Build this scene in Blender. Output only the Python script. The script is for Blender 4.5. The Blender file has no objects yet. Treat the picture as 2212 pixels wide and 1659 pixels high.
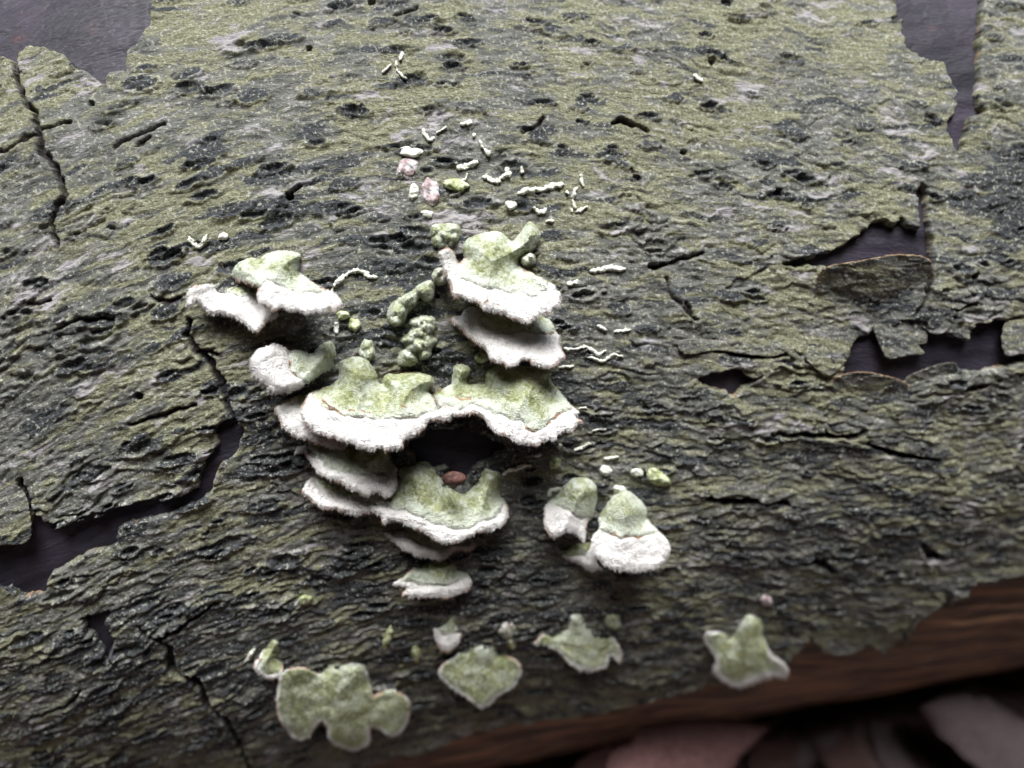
import bpy, math, random
import numpy as np
from mathutils.geometry import delaunay_2d_cdt
from mathutils import Vector, Matrix
random.seed(7)
rng = np.random.default_rng(11)
SC = bpy.context.scene
COL = SC.collection

# ------------------------------------------------------------------ camera, sky, sun, exposure
R = 0.225                     # log radius (m)
NEAR = 0.20                   # nearest bark to lens
PITCH = math.radians(-30)
HF = math.tan(math.radians(33.5))
RIGHT = np.array([1., 0, 0]); FWD = np.array([0, math.cos(PITCH), math.sin(PITCH)]); UP = np.array([0, -math.sin(PITCH), math.cos(PITCH)])

def rays(p):                  # p: (n,2) places in the picture, 2212 x 1659 units
    p = np.atleast_2d(np.asarray(p, float))
    return FWD + np.outer((p[:, 0]-1106)/1106*HF, RIGHT) - np.outer((p[:, 1]-829.5)/1106*HF, UP)

# the log: a cylinder whose axis lies nearly level and recedes to the right
_n = np.cross(rays((1100, 1659))[0], rays((2212, 1450))[0]); _n /= np.linalg.norm(_n); _n *= np.sign(_n[2])
_p = math.radians(8.5)
AX = np.array([math.cos(_p), math.sin(_p), 0]); AX[2] = -(AX[0]*_n[0]+AX[1]*_n[1])/_n[2]; AX /= np.linalg.norm(AX)
_m = np.cross(AX, _n); _m *= np.sign(_m[1])
A0 = R*_n + math.sqrt((R+NEAR)**2-R**2)*_m
A0 = A0 - AX*(A0 @ AX)
E1 = -A0/np.linalg.norm(A0); E2 = np.cross(AX, E1); E2 *= np.sign(E2[2])
CAM = np.array([0., 0., R-0.012-A0[2]])
A0 = A0+CAM

cd = bpy.data.cameras.new('camera'); cam = bpy.data.objects.new('camera', cd); COL.objects.link(cam)
cam.location = CAM; cam.rotation_euler = (math.pi/2+PITCH, 0, 0)
cd.sensor_width = 36; cd.lens = 18/HF; cd.clip_start = 0.005; cd.clip_end = 400
cd.dof.use_dof = True; cd.dof.focus_distance = 0.194; cd.dof.aperture_fstop = 4.8
SC.camera = cam

SUN_EL = math.radians(74); SUN_AZ = math.radians(190)     # azimuth measured from +Y clockwise: behind the viewer
w = bpy.data.worlds.new('World'); SC.world = w; w.use_nodes = True
nt = w.node_tree; bg = nt.nodes['Background']
sky = nt.nodes.new('ShaderNodeTexSky'); sky.sky_type = 'NISHITA'; sky.sun_disc = False
sky.sun_elevation = SUN_EL; sky.sun_rotation = SUN_AZ; sky.air_density = 1.0; sky.dust_density = 1.0; sky.ozone_density = 2.0
nt.links.new(sky.outputs[0], bg.inputs[0]); bg.inputs[1].default_value = 0.05
sd = bpy.data.lights.new('sun', 'SUN'); so = bpy.data.objects.new('sun', sd); COL.objects.link(so)
sd.energy = 1.5; sd.angle = math.radians(42); sd.color = (1.0, 0.99, 0.975)
_d = Vector((math.sin(SUN_AZ)*math.cos(SUN_EL), math.cos(SUN_AZ)*math.cos(SUN_EL), math.sin(SUN_EL)))
so.rotation_euler = _d.to_track_quat('Z', 'Y').to_euler(); so.location = (0, 0, 3)
SC.view_settings.view_transform = 'Standard'; SC.view_settings.look = 'None'
SC.view_settings.exposure = 3.45; SC.view_settings.gamma = 1.0; SC.view_settings.use_curve_mapping = False

# ------------------------------------------------------------------ helpers
_perm = rng.permutation(256).astype(np.int32); _perm = np.concatenate([_perm, _perm])
_ga = rng.uniform(0, 2*np.pi, 256); _gx = np.cos(_ga).astype(np.float32); _gy = np.sin(_ga).astype(np.float32)
def perlin(x, y, seed=0):
    x = np.asarray(x, np.float32)+np.float32(seed*17.31+511.3); y = np.asarray(y, np.float32)+np.float32(seed*9.17+733.7)
    xi = np.floor(x).astype(np.int32); yi = np.floor(y).astype(np.int32); xf = x-xi; yf = y-yi
    xi &= 255; yi &= 255
    u = xf*xf*xf*(xf*(xf*6-15)+10); v = yf*yf*yf*(yf*(yf*6-15)+10)
    def g(i, j, fx, fy):
        h = _perm[_perm[(xi+i) & 255]+((yi+j) & 255)]
        return _gx[h]*fx+_gy[h]*fy
    a = g(0, 0, xf, yf); b = g(1, 0, xf-1, yf); c = g(0, 1, xf, yf-1); d = g(1, 1, xf-1, yf-1)
    a = a+u*(b-a); c = c+u*(d-c)
    return (a+v*(c-a))*1.4
def fbm(x, y, o, seed=0, gain=0.5):
    s = 0; a = 1.0; t = 0
    for i in range(o):
        s = s+a*perlin(x*2**i, y*2**i, seed+i*3); t += a; a *= gain
    return s/t*1.3
def sstep(a, b, x):
    t = np.clip((x-a)/(b-a), 0, 1); return t*t*(3-2*t)

def cyl(u, v, h=0.0):
    ph = np.asarray(v)/R; rr = R+h
    return A0+np.multiply.outer(u, AX)+np.multiply.outer(rr*np.cos(ph), E1)+np.multiply.outer(rr*np.sin(ph), E2)
def hit(p):                   # picture place -> depth along FWD and (u,v) on the log
    d = rays(p); o = CAM-A0; o = o-AX*(o @ AX); dp = d-np.outer(d @ AX, AX)
    a = (dp*dp).sum(1); b = 2*dp @ o; c = o @ o-R*R; q = np.maximum(b*b-4*a*c, 0)
    t = (-b-np.sqrt(q))/2/a; P = CAM+d*t[:, None]; Q = P-A0
    return t, Q @ AX, np.arctan2(Q @ E2, Q @ E1)*R, P
def uv(p):
    _, u, v, _ = hit(p); return np.stack([u, v], 1)
PXM = 2*HF*0.2/2212           # metres per picture unit at the log

def seg_dist(P, L, closed=False, arg=False):
    L = np.asarray(L, float); n = len(L); best = np.full(len(P), 1e9); bi = np.zeros(len(P))
    for i in range(n if closed else n-1):
        a = L[i]; b = L[(i+1) % n]; ab = b-a; q = max(ab @ ab, 1e-18)
        t = np.clip(((P-a) @ ab)/q, 0, 1); e = P-a-np.outer(t, ab); dd = (e*e).sum(1)
        m = dd < best; best[m] = dd[m]; bi[m] = i+t[m]
    return (np.sqrt(best), bi) if arg else np.sqrt(best)
def inside(P, L):
    L = np.asarray(L, float); c = np.zeros(len(P), bool); n = len(L)
    for i in range(n):
        a = L[i]; b = L[(i+1) % n]
        k = (a[1] > P[:, 1]) != (b[1] > P[:, 1])
        with np.errstate(divide='ignore', invalid='ignore'):
            x = a[0]+(P[:, 1]-a[1])*(b[0]-a[0])/(b[1]-a[1])
        c ^= k & (P[:, 0] < x)
    return c

def mesh_obj(name, V, F, mat, parent=None, attrs=None, normals=None, smooth=True):
    V = np.asarray(V, np.float64); F = np.asarray(F, np.int32)
    me = bpy.data.meshes.new(name); k = F.shape[1]
    me.vertices.add(len(V)); me.vertices.foreach_set('co', V.ravel())
    me.loops.add(F.size); me.loops.foreach_set('vertex_index', F.ravel())
    me.polygons.add(len(F)); me.polygons.foreach_set('loop_start', np.arange(0, F.size, k, dtype=np.int32))
    try: me.polygons.foreach_set('loop_total', np.full(len(F), k, np.int32))
    except Exception: pass
    me.update(calc_edges=True)
    me.polygons.foreach_set('use_smooth', np.full(len(F), smooth))
    for kx, a in (attrs or {}).items():
        a = np.asarray(a, np.float32)
        if a.ndim == 2:
            at = me.attributes.new(kx, 'FLOAT_VECTOR', 'POINT'); at.data.foreach_set('vector', a.ravel())
        else:
            at = me.attributes.new(kx, 'FLOAT', 'POINT'); at.data.foreach_set('value', a)
    if normals is not None: me.normals_split_custom_set_from_vertices([tuple(x) for x in normals])
    me.materials.append(mat)
    o = bpy.data.objects.new(name, me); COL.objects.link(o)
    if parent is not None:
        o.parent = parent; o.matrix_parent_inverse = Matrix.Translation(-parent.location)
    return o
def empty(name, loc, label, cat, group=None):
    o = bpy.data.objects.new(name, None); COL.objects.link(o); o.location = loc
    o.matrix_world = Matrix.Translation(Vector(loc)); o.empty_display_size = 0.01
    tag(o, label, cat, group); return o
def tag(o, label=None, cat=None, group=None, kind=None):
    for k, x in (('label', label), ('category', cat), ('group', group), ('kind', kind)):
        if x: o[k] = x
    return o
def vnormals(V, F):
    n = np.zeros_like(V); fn = np.cross(V[F[:, 1]]-V[F[:, 0]], V[F[:, 2]]-V[F[:, 0]])
    for i in range(3): np.add.at(n, F[:, i], fn)
    return n/np.maximum(np.linalg.norm(n, axis=1), 1e-20)[:, None]

# ------------------------------------------------------------------ materials
class NB:
    def __init__(s, name):
        s.m = bpy.data.materials.new(name); s.m.use_nodes = True; s.t = s.m.node_tree
        s.b = s.t.nodes['Principled BSDF']; s.co = s.n('ShaderNodeTexCoord').outputs['Object']
    def n(s, ty, **k):
        x = s.t.nodes.new(ty)
        for a, v in k.items(): setattr(x, a, v)
        return x
    def l(s, a, b): s.t.links.new(a, b)
    def attr(s, name, vec=False):
        return s.n('ShaderNodeAttribute', attribute_name=name).outputs['Vector' if vec else 'Fac']
    def noise(s, scale, detail=4, rough=0.55, vec=None, sc=None):
        x = s.n('ShaderNodeTexNoise'); x.inputs['Scale'].default_value = scale; x.inputs['Detail'].default_value = detail
        x.inputs['Roughness'].default_value = rough; v = vec if vec is not None else s.co
        if sc:
            mp = s.n('ShaderNodeMapping'); mp.inputs['Scale'].default_value = sc; s.l(v, mp.inputs['Vector']); v = mp.outputs[0]
        s.l(v, x.inputs['Vector']); return x.outputs['Fac']
    def ramp(s, f, a, b, lo=0., hi=1.):
        x = s.n('ShaderNodeMapRange', interpolation_type='SMOOTHSTEP'); s.l(f, x.inputs[0])
        for i, v in enumerate((a, b, lo, hi)): x.inputs[1+i].default_value = v
        return x.outputs[0]
    def math(s, op, a, b=None):
        x = s.n('ShaderNodeMath', operation=op, use_clamp=False)
        for i, v in enumerate((a, b)):
            if v is None: continue
            if isinstance(v, (int, float)): x.inputs[i].default_value = v
            else: s.l(v, x.inputs[i])
        return x.outputs[0]
    def mix(s, f, a, b):
        x = s.n('ShaderNodeMix', data_type='RGBA'); s.l(f, x.inputs[0]) if not isinstance(f, (int, float)) else setattr(x.inputs[0], 'default_value', f)
        for i, v in ((6, a), (7, b)):
            if isinstance(v, tuple): x.inputs[i].default_value = (*v, 1)
            else: s.l(v, x.inputs[i])
        return x.outputs[2]
    def done(s, col, rough=0.8, bump=None, dist=0.0003, strength=1.0, spec=0.3):
        s.l(col, s.b.inputs['Base Color']) if not isinstance(col, tuple) else setattr(s.b.inputs['Base Color'], 'default_value', (*col, 1))
        if isinstance(rough, (int, float)): s.b.inputs['Roughness'].default_value = rough
        else: s.l(rough, s.b.inputs['Roughness'])
        s.b.inputs['Specular IOR Level'].default_value = spec
        if bump is not None:
            x = s.n('ShaderNodeBump'); x.inputs['Distance'].default_value = dist; x.inputs['Strength'].default_value = strength
            s.l(bump, x.inputs['Height']); s.l(x.outputs[0], s.b.inputs['Normal'])
        return s.m

def bark_material():
    k = NB('bark_with_algae'); g = k.attr('grain', True)
    n1 = k.noise(420, 5, .65, g, (1, 2.2, 1)); n2 = k.noise(1500, 3, .6, g, (1, 1.6, 1)); n3 = k.noise(130, 4, .6, g, (1, 2.5, 1))
    base = k.mix(k.ramp(n3, .35, .65), (.076, .080, .072), (.170, .172, .157))
    al = k.ramp(k.math('ADD', k.attr('algae'), k.math('MULTIPLY', k.math('SUBTRACT', n1, .5), 1.5)), .35, .75)
    col = k.mix(al, base, k.mix(k.ramp(n2, .35, .65), (.122, .126, .075), (.255, .254, .165)))
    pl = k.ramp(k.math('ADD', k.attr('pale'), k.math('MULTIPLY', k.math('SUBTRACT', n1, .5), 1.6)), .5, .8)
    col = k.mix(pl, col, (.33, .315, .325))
    dk = k.ramp(k.math('ADD', k.attr('dark'), k.math('MULTIPLY', k.math('SUBTRACT', n1, .5), .75)), .40, .70)
    col = k.mix(dk, col, k.mix(k.ramp(n2, .4, .6), (.027, .031, .036), (.062, .067, .070)))
    sp = k.ramp(k.noise(1150, 3, .65), .54, .66)
    col = k.mix(k.math('MULTIPLY', sp, k.ramp(n3, .3, .6, .4, .9)), col, (.42, .42, .35))
    col = k.mix(k.ramp(k.attr('edge'), .3, .9), col, (.33, .22, .13))
    col = k.mix(k.attr('crack'), col, (.022, .018, .018))
    h = k.math('ADD', k.math('MULTIPLY', n1, 1.2), k.math('MULTIPLY', n2, .6))
    return k.done(col, k.ramp(n1, .3, .7, .6, .9), h, .0008, .85, .3)
def wood_material():
    k = NB('exposed_wood'); g = k.attr('grain', True); br = k.attr('brown')
    n1 = k.noise(60, 5, .6, g, (.35, 4, 1)); n2 = k.noise(900, 3, .6, g, (.6, 1.4, 1)); n3 = k.noise(45, 3, .6, g)
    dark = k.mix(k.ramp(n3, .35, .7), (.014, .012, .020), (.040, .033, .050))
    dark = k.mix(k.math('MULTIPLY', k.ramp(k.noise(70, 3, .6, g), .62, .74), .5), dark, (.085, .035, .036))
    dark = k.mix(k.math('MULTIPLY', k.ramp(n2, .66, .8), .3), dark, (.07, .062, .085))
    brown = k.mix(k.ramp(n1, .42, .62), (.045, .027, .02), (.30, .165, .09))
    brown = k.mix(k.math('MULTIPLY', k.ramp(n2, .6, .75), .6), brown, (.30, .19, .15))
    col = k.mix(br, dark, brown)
    return k.done(col, k.ramp(n2, .3, .7, .45, .7), k.math('ADD', n1, n2), .0005, .6, .35)
def cap_material():
    k = NB('bracket_cap'); n1 = k.noise(900, 4, .6); n2 = k.noise(260, 3, .6); n3 = k.noise(2600, 2, .6)
    gr = k.mix(k.ramp(n2, .33, .68), (.27, .30, .13), (.46, .49, .265))
    gr = k.mix(k.math('MULTIPLY', k.ramp(n1, .40, .70), .65), gr, (.62, .66, .46))
    pa = k.ramp(k.math('ADD', k.attr('pale'), k.math('MULTIPLY', k.math('SUBTRACT', n1, .5), 1.5)), .0, .85)
    col = k.mix(pa, gr, (.70, .75, .63))
    wh = k.mix(k.ramp(n2, .4, .7), (.84, .82, .79), (.90, .89, .87))
    wh = k.mix(k.math('MULTIPLY', k.ramp(n3, .6, .75), .35), wh, (.6, .52, .5))
    w_ = k.ramp(k.math('ADD', k.attr('white'), k.math('MULTIPLY', k.math('SUBTRACT', n1, .5), .9)), .25, .8)
    col = k.mix(w_, col, wh)
    ru = k.ramp(k.math('ADD', k.attr('rust'), k.math('MULTIPLY', k.math('SUBTRACT', n1, .5), .8)), .45, .85)
    col = k.mix(ru, col, k.mix(k.ramp(n2, .4, .6), (.26, .15, .07), (.52, .35, .23)))
    col = k.mix(k.ramp(k.math('ADD', k.attr('rim'), k.math('MULTIPLY', k.math('SUBTRACT', n1, .5), .9)), .3, .8), col, k.mix(k.ramp(n2, .4, .6), (.46, .27, .18), (.68, .50, .41)))
    return k.done(col, .92, k.math('ADD', n1, n3), .0010, .9, .15)
def simple(name, c1, c2, scale, rough=.85, dist=.0004, spec=.2, stretch=None):
    k = NB(name); n = k.noise(scale, 4, .6, None, stretch); n2 = k.noise(scale*4, 3, .6)
    return k.done(k.mix(k.ramp(n, .35, .65), c1, c2), rough, k.math('ADD', n, n2), dist, .8, spec)
M_BARK = bark_material(); M_WOOD = wood_material(); M_CAP = cap_material()
M_PORE = simple('pore_surface', (.36, .24, .17), (.55, .42, .34), 900)
M_STRAND = simple('pale_crust', (.66, .69, .55), (.88, .88, .82), 900)
M_STRANDG = simple('green_crust', (.28, .33, .13), (.64, .68, .46), 520)
M_PINK = simple('pink_white_crust', (.36, .26, .26), (.70, .68, .69), 420)
M_SEED = simple('reddish_brown_husk', (.05, .024, .02), (.16, .08, .066), 420, .6)
M_MOSS = simple('bright_moss', (.05, .13, .01), (.20, .34, .03), 900)
M_LEAF = [simple('dead_leaf_%s' % n, a, b, 60, .6, .0008, .35) for n, a, b in (('pink', (.16, .08, .075), (.27, .15, .145)), ('brown', (.07, .04, .036), (.14, .08, .07)), ('grey', (.08, .06, .06), (.16, .12, .125)))]
M_SOIL = simple('damp_soil', (.06, .042, .038), (.17, .115, .105), 55, .85, .004)

# ------------------------------------------------------------------ picture-traced shapes (2212 x 1659 units)
def crop(x0, y0, w):
    k = w/2212/1.82278
    return lambda L: [(x0/1.82278+x*k, y0/1.82278+y*k) for x, y in L]
cA = crop(700, 950, 800); cB = crop(1500, 850, 800); cC = crop(1000, 1400, 800); cD = crop(1600, 1400, 800)
t10 = crop(1344, 0, 1344); t11 = crop(1344, 1008, 1344); t21 = crop(2688, 1008, 1344); t00 = crop(0, 0, 1344)

HOLES = [
    [(-30, -60), (330, -60), (327, 60), (318, 70), (280, 115), (272, 150), (235, 160), (222, 180), (205, 168), (178, 152), (145, 128), (118, 115), (88, 106), (46, 116), (30, 130), (-30, 120)],
    [(1940, -60), (1940, 0), (1960, 80), (1970, 105), (2000, 118), (2040, 140), (2058, 180), (2073, 195), (2068, 240), (2050, 262), (2060, 310), (2075, 322), (2086, 280), (2092, 255), (2103, 250), (2122, 238), (2108, 205), (2113, 170), (2112, 90), (2120, 0), (2120, -60)],
    [(1690, 571), (1790, 547), (1830, 525), (1880, 490), (1910, 475), (1930, 490), (1940, 478), (1965, 495), (1988, 502), (1980, 450), (1985, 400), (2000, 415), (1999, 460), (2006, 520), (2004, 575), (1960, 590), (1870, 590), (1800, 575)],
    [(1812, 815), (1835, 755), (1850, 735), (1890, 712), (1960, 690), (2005, 712), (2030, 718), (2080, 735), (2105, 700), (2165, 690), (2260, 690), (2260, 765), (2140, 793), (2100, 800), (2060, 795), (1960, 825), (1900, 822), (1850, 812)],
    [(1508, 822), (1540, 812), (1575, 800), (1610, 800), (1640, 815), (1602, 830), (1590, 858), (1570, 845), (1530, 832)],
    [(-40, 1182), (0, 1180), (63, 1168), (66, 1120), (62, 1078), (75, 1108), (95, 1130), (130, 1140), (165, 1132), (213, 1113), (250, 1098), (327, 1083), (380, 1083), (427, 1056), (440, 1000), (470, 960), (468, 920), (495, 903), (522, 930), (515, 970), (480, 1000), (458, 1050), (445, 1072), (400, 1095), (350, 1116), (290, 1124), (250, 1145), (255, 1178), (180, 1195), (150, 1215), (105, 1245), (92, 1285), (40, 1292), (20, 1270), (-40, 1275)],
    [(177, 1332), (235, 1322), (228, 1345), (248, 1375), (236, 1420), (215, 1385)],
    [(885, 955), (930, 930), (1010, 935), (1090, 960), (1060, 990), (1020, 1010), (1000, 1050), (960, 1010), (900, 1000)],
]
CRACKS = [  # (points, half width in units, depth in mm)
    ([(38, 110), (45, 180), (60, 225), (82, 250), (92, 290), (98, 335), (128, 365), (138, 410), (146, 425), (124, 462), (115, 490), (127, 532)], 4.5, 3.0),
    ([(0, 340), (60, 310), (95, 290), (155, 268)], 3, 1.6),
    ([(412, 690), (408, 720), (428, 760), (455, 775), (480, 835), (495, 880), (512, 915)], 6, 3.2),
    ([(428, 762), (470, 760)], 4, 2.5),
    ([(44, 1040), (52, 1075), (70, 1110)], 6, 3.2),
    ([(300, 1346), (318, 1362), (345, 1376), (400, 1345), (470, 1303)], 5, 2.6),
    ([(345, 1376), (370, 1398), (372, 1440), (430, 1465), (448, 1510), (490, 1545), (515, 1590), (545, 1659)], 7, 3.2),
    ([(62, 1550), (110, 1530), (170, 1500), (180, 1480)], 3, 1.8),
    ([(1400, 578), (1455, 567), (1520, 545)], 4, 2.4),
    ([(1545, 757), (1610, 764), (1695, 768)], 7, 2.4),
    ([(1668, 938), (1775, 938), (1858, 934)], 5, 2.6),
    ([(1780, 895), (1785, 930), (1840, 942), (1860, 925)], 4, 2.4),
    ([(1865, 953), (1930, 975), (2021, 990)], 8, 2.6),
    ([(1535, 1080), (1590, 1085), (1648, 1078), (1700, 1090)], 10, 3.0),
    ([(1440, 600), (1450, 640), (1502, 690)], 2.2, 1.5),
    ([(1480, 655), (1498, 688)], 2.5, 1.8),
    ([(2000, 520), (1998, 565), (1990, 640), (1970, 680)], 4, 2.4),
    ([(2060, 845), (2100, 838), (2150, 822)], 7, 2.6),
    ([(2025, 650), (2060, 660), (2095, 658)], 5, 2.4),
    ([(1325, 262), (1345, 258), (1370, 268), (1400, 278)], 5, 2.4),
    ([(1130, 285), (1160, 270), (1175, 255)], 3, 1.6),
    ([(627, 420), (645, 400)], 3, 2.4),
    ([(855, 38), (900, 22)], 3, 2.0),
    ([(845, 115), (868, 118)], 4, 2.0),
    ([(1740, 1220), (1770, 1212), (1800, 1235)], 10, 3.0),
    ([(1990, 1175), (2010, 1200), (2050, 1205)], 11, 3.0),
    ([(300, 320), (330, 300)], 2.5, 1.5), ([(250, 320), (300, 295), (360, 272)], 3, 1.6), ([(330, 640), (360, 655), (400, 640)], 4, 1.6),
    ([(10, 690), (50, 660), (110, 650)], 4, 1.6), ([(115, 715), (170, 690), (250, 690)], 4, 1.8), ([(280, 920), (350, 900), (420, 870)], 4, 1.8),
]
BORE = [(803, 7, 8), (1538, 130, 7), (1683, 415, 8), (2095, 598, 9), (300, 856, 8), (625, 424, 8), (667, 103, 6), (200, 228, 6), (1480, 325, 7), (1570, 3, 12), (945, 640, 5)]
DARK_AREAS = [(680, 380, 130, .5), (560, 430, 90, .3), (900, 730, 150, .5), (820, 620, 110, .35), (2200, 430, 120, 1.3), (2160, 620, 90, .5), (1060, 900, 120, .6), (600, 960, 150, .25), (1000, 1320, 420, .42), (1850, 1180, 330, .40), (1500, 1350, 260, .3), (420, 1500, 330, .3), (1350, 930, 200, .2), (1900, 590, 75, .8), (1890, 640, 55, .6), (1200, 800, 90, .2), (340, 1450, 250, .25)]
PALE = [(100, 640, 40), (500, 100, 25), (180, 845, 30), (1615, 180, 30), (1380, 130, 18), (945, 255, 30), (950, 480, 40), (2090, 390, 45), (1860, 700, 30), (305, 365, 18), (860, 300, 22), (1010, 500, 60), (1430, 180, 18), (640, 590, 25), (420, 560, 20), (2190, 170, 30)]

# bark stops along a ragged line near the underside of the log; below it the wood is bare
EDGE = [(2330, 1205), (2212, 1244), (2108, 1259), (2052, 1276), (2046, 1306), (1985, 1296), (1978, 1336), (1958, 1363), (1942, 1396), (1905, 1406), (1868, 1386), (1825, 1408), (1775, 1403), (1750, 1375), (1705, 1423), (1475, 1490), (1237, 1548), (1037, 1580), (900, 1625)]

# grain direction: bark figure climbs on the left and levels out to the right
_xs = np.array([60, 300, 550, 800, 1106, 1450, 1800, 2150.]); _ang = np.radians([23, 19, 13, 6, -1, -5, -5, -3.])
_p0 = uv(np.stack([_xs, np.full(8, 640.)], 1)); _p1 = uv(np.stack([_xs+4*np.cos(_ang), 640-4*np.sin(_ang)], 1))
_sl = (_p1-_p0)[:, 1]/(_p1-_p0)[:, 0]
_gu = np.linspace(-1.6, 1.6, 6401); _gs = np.interp(_gu, _p0[:, 0], _sl*1.0); _gs = np.where((_gu < -.5) | (_gu > .6), 0, _gs)
_gF = np.concatenate([[0], np.cumsum((_gs[1:]+_gs[:-1])/2*np.diff(_gu))]); _gF -= np.interp(0, _gu, _gF)
def grain(u, v): return v-np.interp(u, _gu, _gF)

def bark_fields(u, v):
    g = grain(u, v)
    big = .0022*fbm(u*14, v*14, 2, 1)
    wx = .0035*fbm(u*110, g*160, 3, 5); wy = .0022*fbm(u*90, g*140, 3, 9)
    gu = u+wx; gg = g+wy
    s1 = gg/.0062+1.5*fbm(gu*70, gg*190, 2, 13)
    f1 = s1-np.floor(s1); a1 = sstep(-.25, .35, fbm(u*45, g*70, 2, 21))
    s2 = gg/.0026+1.3*fbm(gu*170, gg*420, 2, 25); f2 = s2-np.floor(s2); a2 = sstep(-.3, .3, fbm(u*70, g*110, 2, 29))
    h = big+.0012*a1*(1-f1)**1.3+.00052*a2*(1-f2)**1.2
    rg = 1-np.abs(fbm(gu*120, gg*380, 3, 33)); h = h+.0011*(rg-.8)
    h = big+(h-big)*(.72+.45*fbm(u*35, g*50, 2, 36))+.0004*fbm(u*300, g*760, 3, 37)
    al = .48+.38*sstep(-.03, .06, v)*.3+.42*fbm(u*26, g*30, 2, 41)+.75*fbm(gu*75, gg*330, 3, 45)
    dk = .12-.08*sstep(-.02, .07, v)+1.2*fbm(gu*60, gg*290, 3, 49)+.35*fbm(u*30, g*40, 2, 53)
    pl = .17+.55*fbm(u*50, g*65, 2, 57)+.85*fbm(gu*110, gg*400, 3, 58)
    pl = pl+(.35+.5*fbm(u*40, g*60, 2, 59))*(.6*a1*sstep(.2, .03, f1)+.5*a2*sstep(.25, .05, f2))-.04  # scale lower lips paled: light catching their edges put into the colour
    h = big+(h-big)*(1-.4*sstep(-.01, .06, v))
    return h, al, dk, pl, np.stack([u, g, np.zeros_like(u)], -1)

# ------------------------------------------------------------------ the log: bark
def axis_lines(lo, hi, fine, far_lo, far_hi, grow=1.18, mx=.03):
    x = [*np.arange(lo, hi, fine)]; s = fine; a = x[-1]
    while a < far_hi: s = min(s*grow, mx); a += s; x.append(min(a, far_hi))
    s = fine; a = x[0]; pre = []
    while a > far_lo: s = min(s*grow, mx); a -= s; pre.append(max(a, far_lo))
    return np.array(pre[::-1]+x)
UL = axis_lines(-.15, .26, .00037, -1.05, 1.15)
VL = np.concatenate([axis_lines(-.135, .112, .00037, -.135, math.pi*R*.999), []])
_lo = axis_lines(-.215, -.135, .0006, -math.pi*R*.999, -.1352)
VL = np.concatenate([_lo[_lo < -.1353], VL]); VL = np.unique(VL)
NU, NV = len(UL), len(VL)
UU, VV = np.meshgrid(UL, VL, indexing='ij')
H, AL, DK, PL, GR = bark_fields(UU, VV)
UU = UU.astype(np.float64)
CR = np.zeros_like(H); ED = np.zeros_like(H); SINK = np.zeros_like(H)
def window(c0, c1):
    i0, i1 = np.searchsorted(UL, [c0[0], c1[0]]); j0, j1 = np.searchsorted(VL, [c0[1], c1[1]])
    sl = (slice(max(i0-1, 0), i1+1), slice(max(j0-1, 0), j1+1))
    P = np.stack([UU[sl].ravel(), VV[sl].ravel()], 1); return sl, P, UU[sl].shape
# dark areas, damp higher up, widest on low bark; pale lichen spots
for x, y, r, s in DARK_AREAS:
    c = uv((x, y))[0]; r *= PXM; sl, P, sh = window(c-2*r, c+2*r)
    DK[sl] += (s*np.exp(-(((P-c)/r)**2).sum(1)*1.2)).reshape(sh)
for x, y, r in PALE:
    c = uv((x, y))[0]; r *= PXM; sl, P, sh = window(c-2*r, c+2*r); q = P-c
    PL[sl] += (.75*np.exp(-((q/r)**2).sum(1)*1.5)).reshape(sh)
# lenticels: corky dark lenses lying along the grain
for i in range(1300):
    c = np.array([rng.uniform(-.16, .26), rng.uniform(-.15, .112)])
    if rng.random() < .35 and c[0] > .06: continue
    a = rng.uniform(.0012, .0042)*(1.25 if c[0] < .02 else .9); b = a*rng.uniform(.22, .45)
    s = np.interp(c[0], _gu, _gs)+rng.normal(0, .10); sl, P, sh = window(c-1.6*a-.0005, c+1.6*a+.0005)
    q = P-c; cs = 1/math.hypot(1, s); x = (q[:, 0]+s*q[:, 1])*cs; y = (q[:, 1]-s*q[:, 0])*cs
    x = x+.0006*perlin(P[:, 0]*700, P[:, 1]*700, 3); y = y+.0005*perlin(P[:, 0]*600, P[:, 1]*600, 4)
    e = np.sqrt((x/a)**2+(y/b)**2)
    k = rng.random()
    DK[sl] += (rng.uniform(.55, 1.0)*sstep(1.15, .8, e)).reshape(sh)
    lip = np.exp(-((e-1.05)/.22)**2); pit = sstep(1.0, .3, e)
    H[sl] += ((.00055*lip*(y < 0)+.00025*lip-(.0009 if k < .6 else -.0006)*pit)).reshape(sh)
# bark gone: sink the sheet below the wood
LIFT = np.zeros_like(H)
for hi_, L in enumerate(HOLES):
    q = uv(L); sl, P, sh = window(q.min(0)-.012, q.max(0)+.012)
    d = seg_dist(P, q, True); d = np.where(inside(P, q), -d, d)
    gg = grain(P[:, 0], P[:, 1])
    d = d+.0011*fbm(P[:, 0]*260, gg*330, 3, 61)+.0002*perlin(P[:, 0]*900, gg*900, 62)
    SINK[sl] = np.maximum(SINK[sl], sstep(.0006, -.0007, d).reshape(sh))
    ED[sl] = np.maximum(ED[sl], (np.where(d > 0, np.exp(-d/.00035), np.exp(d/.00015))*sstep(-.1, .35, fbm(P[:, 0]*110, gg*110, 2, 63))).reshape(sh))
    CR[sl] = np.maximum(CR[sl], (.75*sstep(.0001, -.0004, d)).reshape(sh))
    LIFT[sl] += (.0009*np.exp(-np.maximum(d, 0)/.005)*sstep(-.3, .4, fbm(P[:, 0]*80, gg*80, 2, 64))).reshape(sh)
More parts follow.
